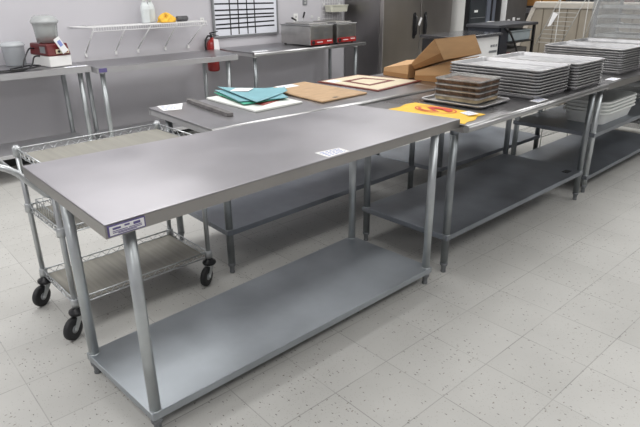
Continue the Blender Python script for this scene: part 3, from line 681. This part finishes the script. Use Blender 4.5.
def bottle(x,y,rz,label):
    r=thing('spray_bottle',(x,y,1.186),label,'bottle','white bottles on the wire wall shelf')
    MB().rrect(.085,.06,.022,[(-.006,0),(0,.006),(0,.13),(-.006,.16),(-.018,.185),(-.020,.20)],c=(x,y,1.1865)).build('bottle_body',mat('milky_bottle',(.66,.70,.70),.35,0,var=.04),r,bevel=.003)
    MB().cyl((x,y,1.387),(x,y,1.415),.017,n=16).build('cap',WPLAS,r)
    MB().hexa([(x-.05,y-.012,1.45),(x+.03,y-.012,1.43),(x+.03,y+.012,1.43),(x-.05,y+.012,1.45)],[(x-.05,y-.01,1.475),(x+.03,y-.01,1.48),(x+.03,y+.01,1.48),(x-.05,y+.01,1.475)]).cyl((x,y,1.4155),(x,y,1.44),.01,n=12).build('spray_trigger',WPLAS,r)
bottle(2.225,3.96,0,'left white spray bottle on the wire wall shelf'); bottle(2.315,4.02,0,'right white spray bottle beside the yellow cloth on the wire shelf')
def crumple(name,label,c,sx,sy,h,m,seed,cat):
    rnd=random.Random(seed); n=30; k_=14; vs=[];fs=[]
    ph=[rnd.uniform(0,6) for _ in range(8)]
    for i in range(k_+1):
        t=i/k_
        for j in range(n):
            a=2*PI*j/n; r=(1-t**2.2)**.6 if t<1 else 0
            w=1+.13*math.sin(3*a+ph[0]+t*4)+.09*math.sin(5*a+ph[1]-t*6)
            z=h*t*(1+.22*math.sin(2*a+ph[2])+.15*math.sin(4*a+ph[3]))
            vs.append((c[0]+sx/2*r*w*math.cos(a),c[1]+sy/2*r*w*math.sin(a),c[2]+z))
    for i in range(k_):
        for j in range(n): fs.append((i*n+j,i*n+(j+1)%n,(i+1)*n+(j+1)%n,(i+1)*n+j))
    fs.append(tuple(range(n-1,-1,-1)))
    return tag(MB().add(vs,fs,True).build(name,m),label,cat)
crumple('yellow_cloth','crumpled yellow and orange cloth on the wire wall shelf',(2.425,3.92,1.187),.19,.14,.075,YCLOTH,4,'cloth')
rr=thing('grey_roll',(2.61,3.92,1.187),'dark grey rolled cloth at the right of the wire wall shelf','cloth')
MB().cyl((2.545,3.92,1.215),(2.665,3.92,1.215),.027,n=20).build('roll_body',GREYC,rr,bevel=.006); MB().tube([(2.67+.0001*k,3.92+(.024-.0011*k)*math.cos(k*.9),1.215+(.024-.0011*k)*math.sin(k*.9)) for k in range(20)],.002,n=5).build('rolled_end',GREYF,rr)

for o_ in [o for o in bpy.data.objects if o.parent is None and o.name.split('.')[0] in ('wire_wall_shelf','spray_bottle','yellow_cloth','grey_roll')]: o_.location.z+=.022
# ------------------------------------------------------------------ whiteboard
wb=thing('whiteboard',(3.6,4.1,1.5),'white board with a grid of black tape lines on the back wall','whiteboard')
WX0,WX1,WZ0,WZ1=3.12,4.015,1.02,1.92
MB().box(WX0,WX1,4.098,4.112,WZ0,WZ1).build('board_face',WBOARD,wb)
for a in ((WX0-.02,WX0,WZ0-.018,WZ1+.018),(WX1,WX1+.02,WZ0-.018,WZ1+.018),(WX0,WX1,WZ0-.018,WZ0),(WX0,WX1,WZ1,WZ1+.018)): MB().box(a[0],a[1],4.09,4.116,a[2],a[3]).build('frame',GREYF,wb)
m=MB()
for zl,zr in ((1.363,1.354),(1.295,1.291),(1.243,1.240),(1.2,1.206),(1.142,1.154),(1.099,1.102),(1.43,1.43),(1.50,1.50),(1.57,1.575),(1.64,1.64),(1.71,1.71),(1.78,1.78)):
    m.hexa([(3.13,4.0965,zl-.008),(3.975,4.0965,zr-.008),(3.975,4.0975,zr-.008),(3.13,4.0975,zl-.008)],[(3.13,4.0965,zl+.008),(3.975,4.0965,zr+.008),(3.975,4.0975,zr+.008),(3.13,4.0975,zl+.008)])
for x0,x1 in ((3.333,3.33),(3.457,3.443),(3.57,3.572),(3.678,3.683)):
    m.hexa([(x1-.007,4.095,1.025),(x1+.007,4.095,1.025),(x1+.007,4.096,1.025),(x1-.007,4.096,1.025)],[(x0-.007,4.095,1.86),(x0+.007,4.095,1.86),(x0+.007,4.096,1.86),(x0-.007,4.096,1.86)])
m.build('tape_lines',TAPE,wb)

# wall plates
def plate(x,z,w,h,name,label,m=WPLAS):
    r=tag(MB().box(x-w/2,x+w/2,4.112,4.1195,z-h/2,z+h/2).build(name,m,bevel=.002),label,'wall plate')
    MB().box(x-w*.18,x+w*.18,4.1095,4.1118,z+h*.08,z+h*.3).box(x-w*.18,x+w*.18,4.1095,4.1118,z-h*.3,z-h*.08).build('socket_face',mat('plate_face',(.5,.5,.5),.5),r)
plate(2.97,1.20,.05,.05,'wall_plate','small white plate on the wall left of the whiteboard')
plate(4.34,1.16,.075,.12,'power_outlet','white power outlet behind the left food warmer')
plate(4.74,1.13,.04,.07,'wall_plate','small white plate on the wall near the wire grid')
plate(4.50,1.36,.075,.09,'thermostat','grey wall control high on the wall right of the whiteboard',GREYF)
plate(4.62,1.17,.03,.03,'wall_plate','tiny white plate on the wall above the food warmers')

# wire grid with white basket beside the fridge
gp=thing('wire_grid_panel',(4.99,4.1,1.35),'white wire grid panel on the wall beside the refrigerator','grid')
m=MB()
for k in range(9): m.cyl((4.79+k*.047,4.105,1.04),(4.79+k*.047,4.105,1.85),.0022,n=5)
for k in range(17): m.cyl((4.79,4.101,1.04+k*.05),(5.166,4.101,1.04+k*.05),.0022,n=5)
m.build('grid_wires',WHITEW,gp)
for a_ in (4.82,5.10):
    for b_ in (1.30,1.78): MB().box(a_,a_+.03,4.1085,4.12,b_,b_+.03).build('wall_clip',WHITEW,gp)
bk=tag(MB().rrect(.30,.12,.02,[(0,0),(.012,.075),(.02,.075),(.02,.083),(.010,.083),(-.004,.004)],c=(4.97,4.0185,1.225)).build('grid_basket',mat('ivory_plastic',(.62,.62,.52),.5,0,var=.05)),'ivory basket hanging on the wire grid panel','basket')

# ------------------------------------------------------------------ fire extinguisher
fe=thing('fire_extinguisher',(3.02,4.02,.62),'red fire extinguisher hanging on the wall between two benches','extinguisher')
ex,ey=3.012,4.02
MB().lathe([(.045,.655),(.062,.662),(.066,.68),(.066,.93),(.060,.965),(.040,.99),(.022,1.0),(.020,1.02)],(ex,ey,0),n=28).build('cylinder_body',RED,fe)
hd=MB().cyl((ex,ey,1.0205),(ex,ey,1.045),.018,n=14).build('valve',CHROME,fe)
MB().hexa([(ex-.015,ey-.01,1.046),(ex+.09,ey-.01,1.03),(ex+.09,ey+.01,1.03),(ex-.015,ey+.01,1.046)],[(ex-.015,ey-.01,1.058),(ex+.09,ey-.01,1.036),(ex+.09,ey+.01,1.036),(ex-.015,ey+.01,1.058)]).hexa([(ex-.02,ey-.01,1.059),(ex+.08,ey-.01,1.075),(ex+.08,ey+.01,1.075),(ex-.02,ey+.01,1.059)],[(ex-.02,ey-.01,1.072),(ex+.08,ey-.01,1.083),(ex+.08,ey+.01,1.083),(ex-.02,ey+.01,1.072)]).build('handle',BLACK,hd)
MB().tube([(ex-.01,ey-.01,1.035),(ex-.06,ey-.02,1.04),(ex-.095,ey-.02,1.0),(ex-.10,ey-.02,.93),(ex-.088,ey-.02,.84)],.010,n=10).build('hose',BLACK,fe)
MB().lathe([(.0665,.87),(.0665,.975)],(ex,ey,0),n=28,cap0=False,cap1=False)
tg=MB(); tg.hexa([(ex-.03,ey-.085,.88),(ex+.05,ey-.075,.87),(ex+.05,ey-.072,.87),(ex-.03,ey-.082,.88)],[(ex-.02,ey-.072,1.01),(ex+.045,ey-.062,1.0),(ex+.045,ey-.059,1.0),(ex-.02,ey-.069,1.01)]); tg.build('inspection_tag',PAPER,fe)
MB().cyl((ex-.02,ey-.018,1.035),(ex-.02,ey-.026,1.035),.014,n=14).build('gauge',BLACK,hd)
MB().box(ex-.02,ex+.02,ey+.060,4.12,.9,1.0).build('wall_hook',GREYF,fe)

# ------------------------------------------------------------------ food warmers on bench 3
def warmer(x0,x1,y0,y1,label,ladle):
    z=.89; r=thing('food_warmer',((x0+x1)/2,(y0+y1)/2,z),label,'food warmer','stainless food warmers on the wall bench')
    h=.235
    MB().box(x0,x1,y0,y1,z+.015,z+h-.012).build('housing',WARM,r,bevel=.006)
    MB().box(x0-.008,x1+.008,y0-.008,y1+.008,z+h-.0115,z+h).build('top_rim',ROLL,r,bevel=.003)
    MB().box(x0+.03,x1-.03,y0+.05,y1-.05,z+h+.0005,z+h+.016).build('pan_lid',WARM,r,bevel=.004)
    cp=MB().box(x0+.005,x1-.005,y0-.006,y0-.0005,z+.018,z+.072).build('control_strip',RED,r)
    MB().cyl((x0+.035,y0-.022,z+.045),(x0+.035,y0-.0065,z+.045),.020,n=16).build('knob',BLACK,cp)
    m=MB()
    for k in range(7): m.box(x0+.10+k*.013,x0+.109+k*.013,y0-.0075,y0-.0063,z+.040,z+.050)
    for k in range(5): m.box(x1-.10+k*.016,x1-.089+k*.016,y0-.0075,y0-.0063,z+.046,z+.058)
    m.build('printing',PAPER,cp)
    for a in (.25,.7):
        for b in (.10,.16): MB().box(x0+(x1-x0)*a-.03,x0+(x1-x0)*a+.03,y0-.0015,y0-.0004,z+b,z+b+.035).build('vent_plate',ROLL,r)
    m=MB()
    for a in (x0+.03,x1-.03):
        for b in (y0+.04,y1-.04): m.cyl((a,b,z+.0005),(a,b,z+.0145),.014,n=10)
    m.build('rubber_feet',RUB,r)
warmer(3.93,4.29,3.40,3.92,'left food warmer with two black ladle handles on top',1)
warmer(4.38,4.71,3.42,3.92,'right food warmer standing nearest the refrigerator',0)
def ladle(x,y,z,dx,dy,dz,label):
    r=thing('ladle',(x,y,z),label,'ladle'); a=Vector((x,y,z)); d=Vector((dx,dy,dz))
    MB().cyl(a,a+d*.45,.004,n=8).build('shaft',CHROME,r); MB().cyl(a+d*.45,a+d,.010,.012,n=10).build('grip',BLACK,r)
ladle(4.05,3.72,1.142,-.10,.02,.055,'black handled ladle pointing left on the left food warmer'); ladle(4.15,3.78,1.142,.09,.06,.10,'black handled ladle pointing up right on the left food warmer')

# ------------------------------------------------------------------ food processor on bench 1
fp=thing('food_processor',(1.17,3.79,.90),'red and white food processor with clear bowl and hanging white tag','food processor')
R=Matrix.Translation((1.19,3.76,.91))@Matrix.Rotation(.12,4,'Z')@Matrix.Diagonal((.97,1,.885,1))
def q(m): return m.xf(R)
q(MB().box(-.10,.10,-.165,.165,.004,.105)).build('white_base',WPLAS,fp,bevel=.008)
q(MB().hexa([(-.103,-.168,.106),(.103,-.168,.106),(.103,.168,.106),(-.103,.168,.106)],[(-.095,-.14,.215),(.095,-.14,.215),(.095,.16,.215),(-.095,.16,.215)])).build('red_housing',DRED,fp,bevel=.008)
cp=q(MB().box(-.03,.085,-.172,-.163,.125,.165)).build('control_panel',CREAM,fp)
for xx,mm,nm in ((-.008,BLACK,'black_button'),(.027,GREEN,'green_button'),(.062,RED,'red_button')): q(MB().cyl((xx,-.173,.145),(xx,-.181,.145),.011,n=14)).build(nm,mm,cp)
q(MB().box(-.1035,-.0995,-.12,-.03,.13,.19)).build('side_plate',GREYF,fp)
bw=q(MB().lathe([(.070,.216),(.088,.222),(.098,.35),(.104,.392),(.108,.394),(.108,.40),(.100,.40),(.094,.35),(.084,.228)],(0,.01,0),n=32)).build('bowl',CLEARP,fp)
q(MB().lathe([(.066,.2175),(.086,.224),(.088,.262),(.05,.268)],(0,.01,0),n=28)).build('dough_residue',mat('residue',(.22,.10,.09),.5,0,var=.3),bw)
q(MB().lathe([(.114,.4005),(.116,.415),(.108,.43),(.095,.455),(.075,.468),(.03,.472)],(0,.01,0),n=32)).build('lid',CLEARP,fp)
q(MB().box(.035,.042,-.091,-.086,.232,.385)).build('bowl_rib',CLEARP,bw)
tg=MB(); tg.obox((1.225,3.575,1.09),.055,.003,.135,rz=.1,ry=-.5); tg.build('hanging_tag',PAPER,fp,label='white hanging tag with blue writing')
MB().obox((1.22,3.572,1.105),.03,.001,.05,rz=.1,ry=-.5).build('tag_writing',INK,fp)
cl=thing('food_tub',(.97,3.98,.91),'clouded round tub with lid at the wall behind the food processor','tub')
MB().lathe([(.072,.902),(.083,.906),(.09,1.05),(.093,1.062)],(.965,4.0,.01),n=30).build('tub_body',mat('clouded_tub',(.52,.55,.57),.25,0,var=.04,alpha=.6),cl)
MB().lathe([(.097,1.063),(.099,1.073),(.093,1.083),(.083,1.095),(.05,1.103)],(.965,4.0,.01),n=30).build('lid',mat('clouded_lid',(.62,.65,.67),.25,0,var=.04,alpha=.65),cl)
def cord(label,pts,r=.0065):
    cu=[]; P=[Vector(p) for p in pts]; P=[P[0]]+P+[P[-1]]
    for i in range(1,len(P)-2):
        for k in range(8):
            t=k/8; a,b,c,d=P[i-1],P[i],P[i+1],P[i+2]
            cu.append(.5*((2*b)+(c-a)*t+(2*a-5*b+4*c-d)*t*t+(3*b-a-3*c+d)*t**3))
    cu.append(P[-2]); return MB().tube(cu,r,n=8).build('power_cord',BLACK,fp)
cord('black cord looping from the processor side to the left along the bench',[(1.075,3.80,1.06),(1.02,3.76,1.06),(.95,3.70,.98),(.90,3.64,.922),(.80,3.62,.9185),(.62,3.60,.9185),(.45,3.60,.9185)])
cord('black cord lying in loops on the bench in front of the tub',[(1.085,3.72,1.0),(1.03,3.69,1.0),(.98,3.63,.94),(.90,3.57,.9185),(.78,3.53,.9185),(.62,3.53,.9185),(.50,3.50,.9185)])
cord('black coiled cord on the bench beside the white processor base',[(.80,3.58,.9315),(.90,3.66,.9315),(1.00,3.72,.9315),(1.05,3.64,.9315),(.98,3.56,.9315),(.88,3.52,.9315),(.78,3.50,.9315)])

# ------------------------------------------------------------------ camera
cam=bpy.data.cameras.new('camera'); co=bpy.data.objects.new('camera',cam); col.objects.link(co)
yaw,pit,rol=.755119626,.385422099,-.00945073
f=Vector((math.sin(yaw)*math.cos(pit),math.cos(yaw)*math.cos(pit),-math.sin(pit)))
r=Vector((math.cos(yaw),-math.sin(yaw),0)); u=r.cross(f)
r2=r*math.cos(rol)+u*math.sin(rol); u2=-r*math.sin(rol)+u*math.cos(rol)
M=Matrix((( r2.x,u2.x,-f.x),(r2.y,u2.y,-f.y),(r2.z,u2.z,-f.z))).to_4x4(); M.translation=Vector((-.55871,-1.50164,1.52464))
co.matrix_world=M; cam.sensor_width=36; cam.lens=557.623*36/640; cam.clip_end=60
bpy.context.scene.camera=co
sc=bpy.context.scene
sc.view_settings.view_transform='Standard'; sc.view_settings.look='None'; sc.view_settings.exposure=0; sc.view_settings.gamma=1
